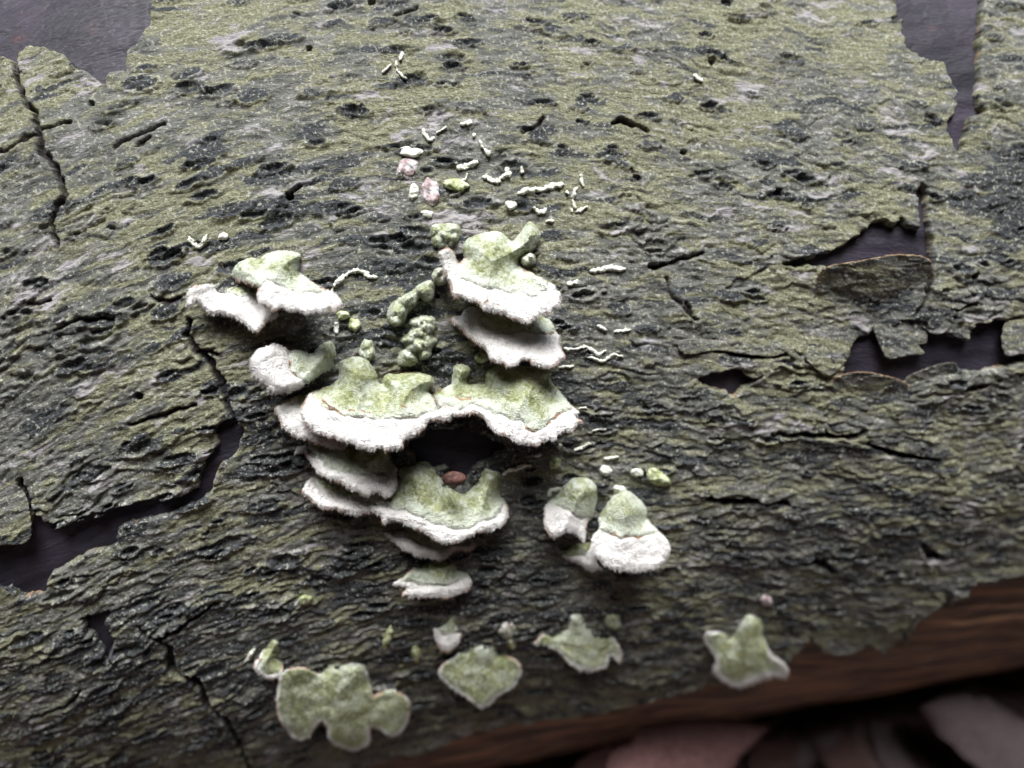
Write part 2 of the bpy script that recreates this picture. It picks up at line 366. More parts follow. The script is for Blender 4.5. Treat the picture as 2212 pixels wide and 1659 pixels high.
for L, wd, dep in CRACKS:
    q = uv(L); wd *= PXM; sl, P, sh = window(q.min(0)-.006, q.max(0)+.006)
    gg = grain(P[:, 0], P[:, 1])
    P2 = P+np.stack([.0009*fbm(P[:, 0]*300, gg*300, 3, 71), .0009*fbm(P[:, 0]*300, gg*300, 3, 72)], 1)
    d, t = seg_dist(P2, q, False, True); t = t/(len(q)-1)
    ww = wd*(.35+.65*np.sin(np.pi*np.clip(t, .03, .97))**.6)*(1+.5*fbm(P[:, 0]*200, gg*200, 2, 73))
    ww = np.maximum(ww, .00028); m = sstep(ww+.00055, np.maximum(ww-.0004, -.0001), d)
    H[sl] -= (dep*.001*.95*m).reshape(sh); CR[sl] = np.maximum(CR[sl], (.97*sstep(ww+.00035, ww-.00005, d)).reshape(sh))
    LIFT[sl] += (.0007*np.exp(-np.maximum(d-ww, 0)/.003)).reshape(sh)
for x, y, r in BORE:
    c = uv((x, y))[0]; r *= PXM; sl, P, sh = window(c-2*r, c+2*r)
    m = sstep(1.15, .8, np.hypot(*(P-c).T)/r); H[sl] -= (.005*m).reshape(sh); CR[sl] = np.maximum(CR[sl], m.reshape(sh))
# lower edge of the bark
_eq = uv(EDGE); _o = np.argsort(_eq[:, 0]); _eu, _ev = _eq[_o, 0], _eq[_o, 1]
_eu = np.concatenate([[-1.2], _eu, [1.3]]); _ev = np.concatenate([[-.225], _ev, [-.2]])
dl = VV-np.interp(UU, _eu, _ev)+.0016*fbm(UU*160, VV*160, 3, 81)+.004*fbm(UU*40, VV*40, 2, 82)*sstep(.26, .4, np.abs(UU-.05))
back = sstep(-.30, -.34, VV)
SINK = np.maximum(SINK, sstep(.0006, -.0008, dl)*(1-back))
ED = np.maximum(ED, np.exp(-np.abs(dl)/.0006)*.5)
LIFT += .0012*np.exp(-np.maximum(dl, 0)/.006)
H = H+LIFT
H = H*(1-SINK)-.0062*SINK
ED *= sstep(.0, .2, SINK+.9)
P = cyl(UU.ravel(), VV.ravel(), H.ravel())
ii, jj = np.meshgrid(np.arange(NU-1), np.arange(NV-1), indexing='ij'); a = (ii*NV+jj).ravel()
F = np.stack([a, a+NV, a+NV+1, a+1], 1)
deep = (SINK > .999).ravel(); F = F[~deep[F].all(1)]
used = np.zeros(len(P), bool); used[F.ravel()] = True; idx = np.cumsum(used)-1
LOG = empty('fallen_log', A0-np.array([0, 0, R]), 'fallen dead log with scaly olive grey algae covered bark and torn patches', 'log')
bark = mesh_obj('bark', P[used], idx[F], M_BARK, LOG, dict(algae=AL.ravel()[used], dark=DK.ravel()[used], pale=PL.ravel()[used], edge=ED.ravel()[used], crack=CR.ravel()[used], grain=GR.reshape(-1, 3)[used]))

# bare wood under the bark
UW = axis_lines(-.16, .30, .0009, -1.07, 1.17); VW = np.concatenate([axis_lines(-.27, .12, .0009, -math.pi*R, math.pi*R)])
VW = VW[VW < math.pi*R-1e-6]
u2, v2 = np.meshgrid(UW, VW, indexing='ij'); g2 = grain(u2, v2)
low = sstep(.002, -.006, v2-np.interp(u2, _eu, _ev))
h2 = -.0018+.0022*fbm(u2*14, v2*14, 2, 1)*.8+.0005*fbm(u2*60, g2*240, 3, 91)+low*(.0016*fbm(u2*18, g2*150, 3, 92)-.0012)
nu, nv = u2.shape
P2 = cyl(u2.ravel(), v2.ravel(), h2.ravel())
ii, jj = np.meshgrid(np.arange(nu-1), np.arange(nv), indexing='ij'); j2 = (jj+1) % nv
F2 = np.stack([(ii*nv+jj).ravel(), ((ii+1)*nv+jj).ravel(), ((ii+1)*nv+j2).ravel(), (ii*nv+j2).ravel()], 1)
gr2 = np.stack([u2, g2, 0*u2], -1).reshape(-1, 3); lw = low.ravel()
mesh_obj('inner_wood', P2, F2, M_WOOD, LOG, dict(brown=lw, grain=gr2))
for ue, s in ((UW[0], 1), (UW[-1], -1)):                       # sawn ends
    ph = np.linspace(0, 2*np.pi, 97)[:-1]; rr = np.linspace(0, 1, 14)[1:]
    V = [cyl(np.array([ue]), np.array([0.]), np.array([-R]))[0]]; fs = []
    for k, q in enumerate(rr): V += list(cyl(np.full(96, ue)+s*.004*np.sin(ph*3+k)*(k < 12), ph*R, np.full(96, q*(R-.004)-R)))
    for k in range(len(rr)):
        for i in range(96):
            b0 = 1+k*96; n_ = (i+1) % 96
            fs.append((0, b0+i, b0+n_, b0+n_) if k == 0 else (b0-96+i, b0+i, b0+n_, b0-96+n_))
    me = bpy.data.meshes.new('log_end'); me.from_pydata([tuple(x) for x in V], [], [tuple(dict.fromkeys(f)) for f in fs]); me.materials.append(M_WOOD)
    o = bpy.data.objects.new('log_end', me); COL.objects.link(o); o.parent = LOG; o.matrix_parent_inverse = LOG.matrix_world.inverted()
    at = me.attributes.new('brown', 'FLOAT', 'POINT'); at.data.foreach_set('value', np.ones(len(V), np.float32))

# ------------------------------------------------------------------ sheets grown from a traced outline
def spline(L, closed, step):
    L = np.asarray(L, float); n = len(L); out = []
    for i in range(n if closed else n-1):
        p0, p1, p2, p3 = (L[(i-1) % n], L[i], L[(i+1) % n], L[(i+2) % n]) if closed else (L[max(i-1, 0)], L[i], L[i+1], L[min(i+2, n-1)])
        k = max(2, int(np.linalg.norm(p2-p1)/step)); t = np.arange(k)[:, None]/k
        out.append(.5*((2*p1)+(p2-p0)*t+(2*p0-5*p1+4*p2-p3)*t*t+(3*p1-p0-3*p2+p3)*t**3))
    if not closed: out.append(L[-1:])
    return np.concatenate(out)
def triangulate(bd, spacing, seed):
    r = np.random.default_rng(seed); lo, hi = bd.min(0), bd.max(0)
    gx, gy = np.meshgrid(np.arange(lo[0], hi[0], spacing), np.arange(lo[1], hi[1], spacing*.87)); gx[1::2] += spacing/2
    q = np.stack([gx.ravel(), gy.ravel()], 1)+r.uniform(-.25, .25, (gx.size, 2))*spacing
    q = q[inside(q, bd)]; q = q[seg_dist(q, bd, True) > spacing*.55]
    n = len(bd); pts = [Vector(p) for p in np.concatenate([bd, q])]
    vo, _, fo, _, _, _ = delaunay_2d_cdt(pts, [(i, (i+1) % n) for i in range(n)], [], 1, 1e-5)
    V = np.array([tuple(p) for p in vo]); F = np.array([f for f in fo if len(f) == 3])
    a = V[F[:, 1]]-V[F[:, 0]]; b = V[F[:, 2]]-V[F[:, 0]]; fl = a[:, 0]*b[:, 1]-a[:, 1]*b[:, 0] > 0   # y is down: turn the faces to the lens
    F[fl] = F[fl][:, ::-1]
    return V, F
def place(p, h):              # h metres out from the log, toward the viewer's side
    t, u, v, P = hit(p); d = rays(p)
    return P-d*h[:, None]
def bark_h(p):                # how far the bark stands out at a place, smoothed
    q = uv(p); i = np.clip(np.searchsorted(UL, q[:, 0]), 3, NU-4); j = np.clip(np.searchsorted(VL, q[:, 1]), 3, NV-4)
    return np.mean([np.maximum(H[i+a, j+b], -.0015) for a in (-3, 0, 3) for b in (-3, 0, 3)], 0)
def close_sheet(V, F, n_off):
    # boundary edges appear once
    E = {}
    for f in F:
        for i in range(3):
            a, b = int(f[i]), int(f[(i+1) % 3]); E[(a, b)] = 1
    return [(a, b) for (a, b) in E if (b, a) not in E]

def hairs(name, V, N, F, dirs, white, pale, rust, rim, parent, dens, ln, seed, mask=None, lift=.55):
    r = np.random.default_rng(seed)
    ar = np.linalg.norm(np.cross(V[F[:, 1]]-V[F[:, 0]], V[F[:, 2]]-V[F[:, 0]]), axis=1)/2
    if mask is not None: ar = ar*mask[F].mean(1)
    n = int(ar.sum()*1e6*dens)
    if n < 3: return
    f = F[r.choice(len(F), n, p=ar/ar.sum())]; b = r.dirichlet((1, 1, 1), n)
    S = lambda A: (A[f]*(b[..., None] if A.ndim == 2 else b)).sum(1)
    p = S(V); nn = S(N); dd = S(dirs)
    D_ = nn*lift+dd*.8+r.normal(0, .33, (n, 3)); D_ /= np.linalg.norm(D_, axis=1)[:, None]
    L_ = ln*r.uniform(.5, 1.25, n)
    x = np.cross(D_, r.normal(0, 1, (n, 3))); x /= np.linalg.norm(x, axis=1)[:, None]; y = np.cross(D_, x)
    wd = r.uniform(.00006, .00012, n)[:, None]; p = p-nn*.0001
    vs = np.stack([p+x*wd, p-.5*x*wd+.87*y*wd, p-.5*x*wd-.87*y*wd, p+D_*L_[:, None]+np.array([0, 0, -1])*(L_*.25)[:, None]], 1).reshape(-1, 3)
    i = np.arange(n)*4; fs = np.concatenate([np.stack([i, i+1, i+3], 1), np.stack([i+1, i+2, i+3], 1), np.stack([i+2, i, i+3], 1)])
    at = {k: np.repeat(S(a), 4) for k, a in (('white', white), ('pale', pale), ('rust', rust), ('rim', rim))}
    o = mesh_obj(name, vs, fs, M_CAP, parent, at, None, False); tag(o, kind='stuff')

def bracket(pts, na, label, slope=1.0, hmax=.03, ww=45, wfrac=None, pale=.3, rust=.5, thick=.0018, base=0.0, group=None, lump=.0005, seed=0, bands=.00012, name='bracket_fungus', cat='bracket fungus', rim=1.0, fuzz=14, green=None, lines=()):
    L = np.asarray(pts, float); n = len(L)
    bd = spline(L, True, 1.9); at_line = spline(L[:na], False, 2.0); mg = np.concatenate([L[na-1:], L[:1]]); mg_line = spline(mg, False, 2.0)
    # ragged outline
    nx = np.roll(bd, -1, 0)-np.roll(bd, 1, 0); nx = np.stack([nx[:, 1], -nx[:, 0]], 1); nx /= np.maximum(np.linalg.norm(nx, axis=1), 1e-9)[:, None]
    bd = bd+nx*(1.6*fbm(bd[:, 0]*.09, bd[:, 1]*.09, 3, seed+3)+.9*perlin(bd[:, 0]*.4, bd[:, 1]*.4, seed+5))[:, None]
    sdm = sstep(14, 30, seg_dist(bd, at_line)); tooth = np.maximum(perlin(bd[:, 0]*.21, bd[:, 1]*.07, seed+6)+.6*perlin(bd[:, 0]*.45, bd[:, 1]*.2, seed+8), -.4)
    bd = bd+np.array([[0, 1.]])*(3.4*sdm*tooth)[:, None]
    p, F = triangulate(bd, 2.5, seed+1)
    db = seg_dist(p, bd, True)*PXM; da = seg_dist(p, at_line)*PXM; dm = seg_dist(p, mg_line)*PXM
    rr = da/(da+dm+1e-9)
    h = base-.0018+.0030*np.sqrt(np.clip(da/.0032, 0, 1))+hmax*(1-np.exp(-slope*da/hmax))
    h = h+lump*1.3*fbm(p[:, 0]*.022, p[:, 1]*.022, 2, seed+7)*np.clip(da/.004, 0, 1)+lump*.5*fbm(p[:, 0]*.08, p[:, 1]*.08, 3, seed+9)
    tot = da+dm; wsc = np.clip(tot/np.percentile(tot, 78), .04, 1)**1.4
    wn = wsc*1.12*ww*PXM*(1+.35*fbm(p[:, 0]*.018, p[:, 1]*.018, 2, seed+11))
    white = sstep(1.35, .65, dm/wn+.12*fbm(p[:, 0]*.06, p[:, 1]*.06, 2, seed+13)) if ww > 0 else np.zeros(len(p))
    led = dm/wn
    if green is not None:
        gp = spline(green, True, 3.0); gd = seg_dist(p, gp, True); gd = np.where(inside(p, gp), -gd, gd)+8*fbm(p[:, 0]*.035, p[:, 1]*.035, 4, seed+12)
        white = sstep(-20, 13, gd)*sstep(4, 14, da/PXM); led = np.clip(1-gd/30, 0, 3)
    h = h-.0007*np.exp(-((led-1.0)/.13)**2)*(ww > 0)+bands*np.sin(rr*24+2*fbm(p[:, 0]*.02, p[:, 1]*.02, 2, seed+15))
    pal = (.75*sstep(-60, 0, gd)*sstep(.3, .6, rr) if green is not None else 0)+pale*(.3+1.35*sstep(.6, .0, rr)*(.6+1.1*fbm(p[:, 0]*.025, p[:, 1]*.025, 3, seed+16)))+.5*fbm(p[:, 0]*.03, p[:, 1]*.03, 3, seed+17)+.4*sstep(2.1, 1.0, led)*(ww > 0)*(green is None)
    ru = rust*(np.exp(-((led-1.08)/.12)**2)*(.45+1.0*sstep(-.1, .5, fbm(p[:, 0]*.016, p[:, 1]*.016, 2, seed+19)))*(ww > 0)
               )
    rm = rim*np.exp(-db/.0006)*sstep(.0035, .001, dm)*sstep(-.4, .3, fbm(p[:, 0]*.03, p[:, 1]*.03, 2, seed+21))
    if ww > 0: ru = ru+rust*.45*np.exp(-((led-.42)/.07)**2)*sstep(.1, .5, fbm(p[:, 0]*.02, p[:, 1]*.02, 2, seed+23))
    for ln_ in lines: ru = ru+1.0*np.exp(-(seg_dist(p, np.asarray(ln_))/(3.5+2.5*np.clip(fbm(p[:, 0]*.04, p[:, 1]*.04, 2, seed+27), -.6, 1)))**2)*(.25+.8*sstep(-.25, .3, fbm(p[:, 0]*.05, p[:, 1]*.05, 3, seed+25)))
    prof = np.sqrt(np.clip(1-(1-np.clip(db/(thick*.6), 0, 1))**2, 0, 1))
    top = h+thick*.45*(prof-1)
    bot = top-thick*1.0*prof-np.clip(.35*dm, 0, .004)*prof
    edge = db < 1e-7
    V = place(p, top); Vb = place(p, bot)
    N = vnormals(V, F)
    t, u, v, Ps = hit(p.mean(0)[None]); basep = place(L[:na].mean(0)[None], np.array([0.]))[0]
    root = empty(name, basep, label, cat, group)
    fw = white[F].mean(1) > .5
    A = dict(white=white, pale=pal, rust=ru, rim=rm)
    def sub(nm, fm):
        if fm.sum() == 0: return
        us = np.unique(F[fm]); mp = np.zeros(len(V), int); mp[us] = np.arange(len(us))
        return mesh_obj(nm, V[us], mp[F[fm]], M_CAP, root, {k: x[us] for k, x in A.items()}, N[us])
    sub('cap', ~fw); sub('margin', fw)
    mesh_obj('pore_surface', Vb, F[:, ::-1], M_PORE, root)
    # downy hairs combed toward the rim
    g = np.zeros_like(V); d3 = da
    e1 = V[F[:, 1]]-V[F[:, 0]]; e2 = V[F[:, 2]]-V[F[:, 0]]; nf = np.cross(e1, e2); q = np.maximum((nf*nf).sum(1), 1e-22)[:, None]
    gf = ((d3[F[:, 1]]-d3[F[:, 0]])[:, None]*np.cross(e2, nf)+(d3[F[:, 2]]-d3[F[:, 0]])[:, None]*np.cross(nf, e1))/q
    for i in range(3): np.add.at(g, F[:, i], gf)
    g /= np.maximum(np.linalg.norm(g, axis=1), 1e-9)[:, None]
    hairs('fuzz', V, N, F, g, white, pal, ru*.5, rm*.3, root, fuzz*1.6, .00045, seed+31, np.ones(len(V)))
    em = np.exp(-db/.0006)*sstep(.004, .0012, dm)
    hairs('fringe', V, N, F, g*1.5, white, pal, ru*.8, rm*.9, root, fuzz*5, .0008, seed+33, em, .1)
    return root

def crust(L, label, mat, cat='crust fungus', height=.0016, seed=0, group=None, name='crust_nodule', spacing=2.2, lift=0.0, jitter=True):
    bd = spline(L, True, 1.8) if jitter else np.asarray(L, float); c = bd.mean(0); dv = bd-c; dv /= np.maximum(np.linalg.norm(dv, axis=1), 1e-6)[:, None]
    if jitter: bd = bd+dv*(1.3*fbm(bd[:, 0]*.1, bd[:, 1]*.1, 3, seed+3))[:, None]
    p, F = triangulate(bd, spacing, seed+1); db = seg_dist(p, bd, True)*PXM
    wd = max(db.max(), 1e-4)
    prof = np.sqrt(np.clip(1-(1-np.clip(db/(wd*.75), 0, 1))**2, 0, 1))
    h = (bark_h(p) if not jitter or height < .0015 else np.percentile(bark_h(p), 60))-.0008+lift+(height+.0010)*prof*(1+.38*fbm(p[:, 0]*.055, p[:, 1]*.055, 2, seed+5))
    V = place(p, h); Vb = place(p, np.full(len(p), -.003)+0*h)
    n = len(V); be = close_sheet(V, F, n); sk = []
    for a, b in be: sk += [(b, a, a+n), (b, a+n, b+n)]
    FF = np.concatenate([F, F[:, ::-1]+n, np.array(sk)])
    o = mesh_obj(name, np.concatenate([V, Vb]), FF, mat, None, dict(white=np.zeros(2*n), pale=np.full(2*n, .5)+.6*fbm(np.tile(p[:, 0], 2)*.05, np.tile(p[:, 1], 2)*.05, 2, seed), rust=np.zeros(2*n)))
    set_origin(o); tag(o, label, cat, group)
    if height >= .002:
        N = vnormals(V, F); z = np.zeros(n); hairs('fuzz', V, N, F, N*.3-np.array([[0, 0, .6]]), z, np.full(n, .55)+.5*fbm(p[:, 0]*.05, p[:, 1]*.05, 2, seed), z, z, o, 18, .0005, seed+9, np.ones(n))
    return o
def set_origin(o):
    me = o.data; co = np.empty(len(me.vertices)*3); me.vertices.foreach_get('co', co); c = co.reshape(-1, 3).mean(0)
    me.transform(Matrix.Translation(-Vector(c))); o.location = c
def oval(x, y, a, b, rot=0, k=12, seed=0, rough=.08):
    r = np.random.default_rng(seed+int(x)*7+int(y)); t = np.linspace(0, 2*np.pi, k+1)[:-1]; q = 1+r.normal(0, rough, k)
    X = a*q*np.cos(t); Y = b*q*np.sin(t); c, s = math.cos(rot), math.sin(rot)
    return [(x+c*i-s*j, y+s*i+c*j) for i, j in zip(X, Y)]
def strand(L, wd, label, mat, group, seed=0):
    c = spline(L, False, 1.6); n = len(c)
    c = c+np.stack([2.4*fbm(c[:, 0]*.07, c[:, 1]*.07, 3, seed+2), 2.4*fbm(c[:, 0]*.07, c[:, 1]*.07, 3, seed+4)], 1)
    tg = np.gradient(c, axis=0); tg /= np.maximum(np.linalg.norm(tg, axis=1), 1e-6)[:, None]; nm = np.stack([-tg[:, 1], tg[:, 0]], 1)
    s = np.linspace(0, 1, n); ra = wd/2*np.sqrt(np.clip(1-(2*s-1)**4, .05, 1))
    def side(k): return np.clip(ra*(1+.55*fbm(s*n*.11, 0*s+k, 2, seed+6)+.45*perlin(s*n*.42, 0*s+k, seed+8)), 1.0, None)[:, None]
    return crust(np.concatenate([c+nm*side(0), (c-nm*side(7))[::-1]]), label, mat, 'crust fungus', .0005, seed, group, 'crust_strand', 2.0, .0002, False)

# ------------------------------------------------------------------ bracket fungi
bracket(cA([(620, 400), (605, 320), (640, 250), (720, 200), (800, 180), (880, 190), (960, 140), (1060, 105), (1160, 100), (1250, 110), (1340, 150), (1320, 250), (1330, 340),
            (1390, 390), (1500, 470), (1600, 520), (1700, 560), (1770, 640), (1780, 700), (1720, 750), (1640, 730), (1550, 770), (1500, 750), (1400, 780), (1300, 750), (1200, 740), (1120, 720), (1040, 740), (960, 690), (880, 660), (860, 580), (870, 500), (800, 470), (700, 430)]), 13,
        'broad white rimmed bracket with frosted green humped top, overlapping the lower white lobe beside it', slope=1.1, ww=42, pale=.7, rust=.35, base=.003, seed=100, green=cA([(600,420),(590,300),(700,160),(880,150),(1060,70),(1370,100),(1420,370),(1500,440),(1620,510),(1500,570),(1400,570),(1300,560),(1180,520),(1060,480),(960,440),(880,500),(780,500),(690,460)]))
bracket(cA([(470, 490), (520, 450), (620, 430), (720, 430), (800, 470), (860, 520), (880, 640), (960, 700), (1070, 760), (1050, 830), (960, 860), (920, 920), (870, 970), (790, 940), (720, 880), (650, 840), (560, 810), (480, 780), (380, 780), (310, 750), (260, 700), (200, 660), (160, 710), (95, 700), (110, 620), (105, 560), (160, 500), (260, 475), (380, 470), (440, 480)]), 6,
        'white drooping lobed bracket with small green patch, tucked under the broad white rimmed bracket', slope=1.0, ww=52, pale=.3, rust=.3, base=-.001, seed=140, green=cA([(440,470),(620,390),(820,420),(900,540),(840,600),(700,600),(560,570),(490,530)]))
bracket(cA([(1510, 1100), (1600, 1050), (1680, 1040), (1740, 1100), (1770, 1200), (1750, 1330), (1700, 1380), (1600, 1420), (1500, 1480), (1400, 1550), (1300, 1610), (1200, 1640), (1090, 1659), (1000, 1640), (930, 1580), (850, 1510), (800, 1420), (790, 1310), (830, 1210), (920, 1160), (1060, 1120), (1160, 1150), (1230, 1190), (1330, 1180), (1440, 1220), (1490, 1200)]), 6,
        'rounded white knob of a bracket on a thick green stalk, pointing sideways', slope=.8, ww=88, pale=.45, rust=.6, rim=.15, fuzz=8, thick=.006, seed=180, green=cA([(1230,1180),(1330,1150),(1440,1190),(1500,1070),(1680,1000),(1810,1200),(1790,1350),(1620,1460),(1460,1570),(1380,1550),(1290,1470),(1220,1400),(1205,1300)]), lines=[cA([(1215,1290),(1225,1390),(1290,1465)])])
bracket(cB([(900, 450), (890, 340), (940, 250), (1020, 210), (1130, 180), (1260, 160), (1340, 200), (1420, 270), (1500, 200), (1560, 120), (1610, 60), (1680, 100), (1740, 200), (1700, 320), (1660, 380), (1520, 470), (1510, 540),
            (1600, 600), (1700, 650), (1790, 700), (1870, 740), (1900, 800), (1950, 850), (1940, 980), (1880, 1000), (1840, 1060), (1760, 1060), (1690, 1110), (1620, 1150), (1520, 1140), (1420, 1100), (1340, 1070), (1250, 1040), (1120, 1010), (1050, 940), (960, 910), (900, 880), (800, 870), (770, 800), (750, 720), (700, 640), (680, 560), (650, 460), (640, 400), (680, 360), (740, 350), (800, 390), (820, 460), (850, 520)]), 17,
        'large pale green bracket with thick white turned up rim and two lobed green top', slope=.92, ww=46, pale=.55, rust=.55, base=.004, seed=220, green=cB([(840,520),(860,330),(1020,170),(1260,120),(1420,240),(1610,20),(1790,200),(1710,420),(1550,500),(1620,570),(1790,660),(1810,760),(1720,850),(1640,880),(1450,840),(1250,800),(1080,770),(980,720),(900,690),(850,640)]), lines=[cB([(1000,930),(1100,945),(1180,920),(1300,970)]), cB([(680,470),(720,640),(780,800)])])
bracket(cB([(840, 1040), (870, 980), (1000, 920), (1200, 930), (1400, 960), (1600, 980), (1740, 1000), (1820, 1050), (1860, 1150), (1900, 1250), (1940, 1300), (1950, 1400), (1980, 1480), (2000, 1540), (1940, 1580), (1870, 1640), (1750, 1630), (1650, 1600), (1600, 1560), (1530, 1560), (1480, 1610), (1400, 1630), (1300, 1590), (1200, 1560), (1160, 1480), (1100, 1420), (1040, 1380), (980, 1330), (920, 1290), (890, 1230), (820, 1190), (770, 1130), (790, 1090)]), 8,
        'white frayed bracket with grey green band, sheltered beneath the large pale green bracket', slope=1.15, ww=62, pale=.2, rust=.45, base=-.001, seed=260, green=cB([(1040,980),(1060,1100),(1120,1200),(1250,1260),(1400,1300),(1550,1270),(1700,1290),(1800,1300),(1920,1260),(1890,1150),(1840,1000),(1500,860),(1000,860)]), lines=[cB([(1750,1270),(1820,1290),(1890,1255)])])
bracket(cC([(540, 420), (640, 400), (700, 500), (900, 700), (1000, 850), (1010, 960), (950, 1020), (820, 1000), (700, 960), (560, 900), (440, 880), (390, 820), (310, 770), (280, 680), (230, 610), (250, 540), (330, 500), (400, 470)]), 5,
        'narrow white fringed bracket layer peeping out beneath the widest green and white shelf', slope=.9, ww=40, pale=.5, rust=.35, base=.001, seed=300)
bracket(cC([(700, 380), (780, 340), (870, 300), (920, 230), (930, 100), (960, 50), (1060, 20), (1130, 10), (1230, 40), (1290, 120), (1340, 200), (1350, 270), (1390, 310), (1400, 260), (1450, 200), (1560, 200), (1700, 180), (1830, 190), (1940, 230), (1960, 300), (1900, 380),
            (1930, 440), (1980, 530), (2010, 580), (2100, 550), (2180, 620), (2150, 660), (2090, 700), (1990, 690), (1900, 700), (1870, 770), (1760, 850), (1640, 920), (1610, 1000), (1500, 1010), (1440, 1030), (1370, 1000), (1250, 1020), (1130, 990), (1090, 960), (990, 930), (900, 900), (780, 860), (680, 830), (600, 770), (540, 680), (510, 590), (560, 480), (620, 410), (680, 382)]), 21,
        'widest green shelf bracket with thick white rim and rust brown line across its cap', slope=.92, ww=60, pale=.35, rust=.75, base=.004, seed=340, green=cC([(650,440),(690,340),(850,270),(900,40),(1130,-30),(1310,80),(1380,260),(1450,170),(1960,190),(2000,300),(1960,400),(2000,520),(1990,600),(1900,650),(1750,680),(1600,690),(1400,700),(1200,680),(1000,660),(880,620),(760,560),(700,490)]), lines=[cC([(700,440),(830,560),(930,610),(1050,595),(1180,600),(1280,630),(1390,610)]), cC([(1450,545),(1560,530),(1690,570)])])
bracket(cD([(280, 440), (330, 390), (430, 340), (490, 300), (500, 200), (520, 120), (600, 90), (700, 150), (660, 290), (780, 310), (860, 300), (860, 200), (950, 120), (1150, 110), (1400, 130), (1590, 150), (1570, 250), (1650, 370),
            (1720, 460), (1800, 550), (1870, 610), (1840, 660), (1910, 710), (1860, 740), (1800, 820), (1730, 810), (1650, 850), (1620, 910), (1550, 900), (1480, 940), (1420, 975), (1330, 960), (1200, 940), (1150, 910), (1060, 860), (970, 820), (900, 750), (850, 690), (790, 640), (720, 620), (620, 630), (520, 650), (430, 620), (350, 570), (330, 500)]), 18,
        'wavy green bracket with narrow white rim and orange brown line near its pointed lobe', slope=1.05, ww=26, pale=.35, rust=.8, base=.003, seed=380, green=cD([(250,440),(430,290),(480,60),(720,110),(680,270),(840,280),(840,160),(950,80),(1620,110),(1600,250),(1690,360),(1820,540),(1700,640),(1600,700),(1540,760),(1450,800),(1370,830),(1310,800),(1240,710),(1140,690),(1050,640),(960,620),(850,570),(700,560),(560,580),(440,560),(350,560),(310,490)]), lines=[cD([(1310,790),(1370,825),(1450,790),(1530,750),(1620,660),(1720,600),(1790,570)]), cD([(540,450),(620,490),(700,460)])])
bracket(cC([(510, 950), (560, 900), (700, 860), (900, 880), (1200, 900), (1450, 930), (1510, 1000), (1530, 1120), (1550, 1300), (1550, 1420), (1500, 1510), (1420, 1540), (1380, 1490), (1290, 1490), (1240, 1530), (1140, 1490), (1020, 1430), (920, 1370), (800, 1330), (700, 1270), (640, 1200), (580, 1120), (550, 1050), (520, 1040), (450, 1060), (470, 1000)]), 8,
        'grey green bracket with smooth white lip, stacked just below the widest shelf', slope=1.15, ww=34, pale=.35, rust=.3, base=-.001, seed=420, green=cC([(590,1000),(630,880),(900,830),(1470,880),(1550,1060),(1530,1160),(1470,1240),(1400,1290),(1250,1300),(1100,1290),(950,1270),(860,1230),(780,1180),(720,1130),(640,1080)]))
bracket([(690, 1030), (780, 1040), (850, 1040), (860, 1010), (900, 1000), (940, 1010), (960, 1030), (975, 1045), (1000, 1058), (1020, 1045), (1030, 1030), (1045, 1005), (1065, 1010), (1085, 1020), (1087, 1070), (1098, 1100), (1090, 1130), (1060, 1145), (1030, 1150), (1000, 1165), (960, 1172), (940, 1165), (920, 1150), (880, 1135), (850, 1122), (830, 1130), (820, 1115), (800, 1105), (770, 1112), (750, 1106), (730, 1100), (700, 1098), (680, 1085), (655, 1065), (660, 1045), (670, 1035)], 15,
        'long green bracket with notched top and ragged white edge, carrying a reddish brown husk', slope=1.05, ww=21, pale=.3, rust=.4, base=.0, seed=460, green=[(850,1020),(856,990),(900,984),(960,1012),(1000,1046),(1045,992),(1096,1005),(1094,1080),(1075,1115),(1040,1125),(1010,1145),(985,1145),(960,1135),(930,1130),(900,1115),(860,1100),(800,1085),(740,1075),(700,1060),(690,1025)])
bracket([(835, 1130), (880, 1120), (940, 1130), (1000, 1145), (1027, 1175), (1010, 1190), (985, 1186), (960, 1208), (925, 1204), (900, 1198), (870, 1185), (850, 1170), (830, 1150)], 4,
        'shaded tan and white bracket hidden under the long notched green bracket', slope=1.1, ww=24, pale=.2, rust=.9, base=-.002, seed=500)
bracket([(905, 1215), (940, 1200), (985, 1205), (1000, 1225), (1018, 1255), (1010, 1275), (990, 1282), (970, 1290), (940, 1288), (905, 1291), (870, 1285), (876, 1270), (850, 1262), (875, 1243)], 4,
        'small dark green bracket with frayed white fringe below the shaded tan one', slope=.9, ww=17, pale=.05, rust=.2, base=.0, seed=540, green=[(895,1210),(985,1194),(1010,1222),(1014,1243),(990,1250),(970,1262),(940,1266),(910,1264),(880,1258),(868,1248)])
bracket([(1195, 1075), (1205, 1065), (1218, 1045), (1245, 1030), (1275, 1033), (1295, 1055), (1290, 1090), (1285, 1115), (1270, 1125), (1265, 1150), (1262, 1168), (1245, 1150), (1225, 1148), (1210, 1155), (1195, 1160), (1180, 1145), (1175, 1120), (1178, 1095)], 8,
        'small bracket with mint domed top and white notched lip beside the white apron bracket', slope=.9, ww=24, pale=.7, rust=.3, base=.001, seed=580, green=[(1186,1075),(1215,1036),(1245,1020),(1290,1026),(1305,1055),(1298,1120),(1270,1120),(1245,1112),(1215,1100),(1190,1092)])
bracket([(1215, 1180), (1240, 1160), (1278, 1160), (1290, 1215), (1300, 1228), (1275, 1232), (1250, 1218), (1225, 1208), (1213, 1195)], 3,
        'tiny green and white bracket wedged under the mint domed one', slope=.6, ww=17, pale=.2, rust=.2, base=-.001, seed=620)
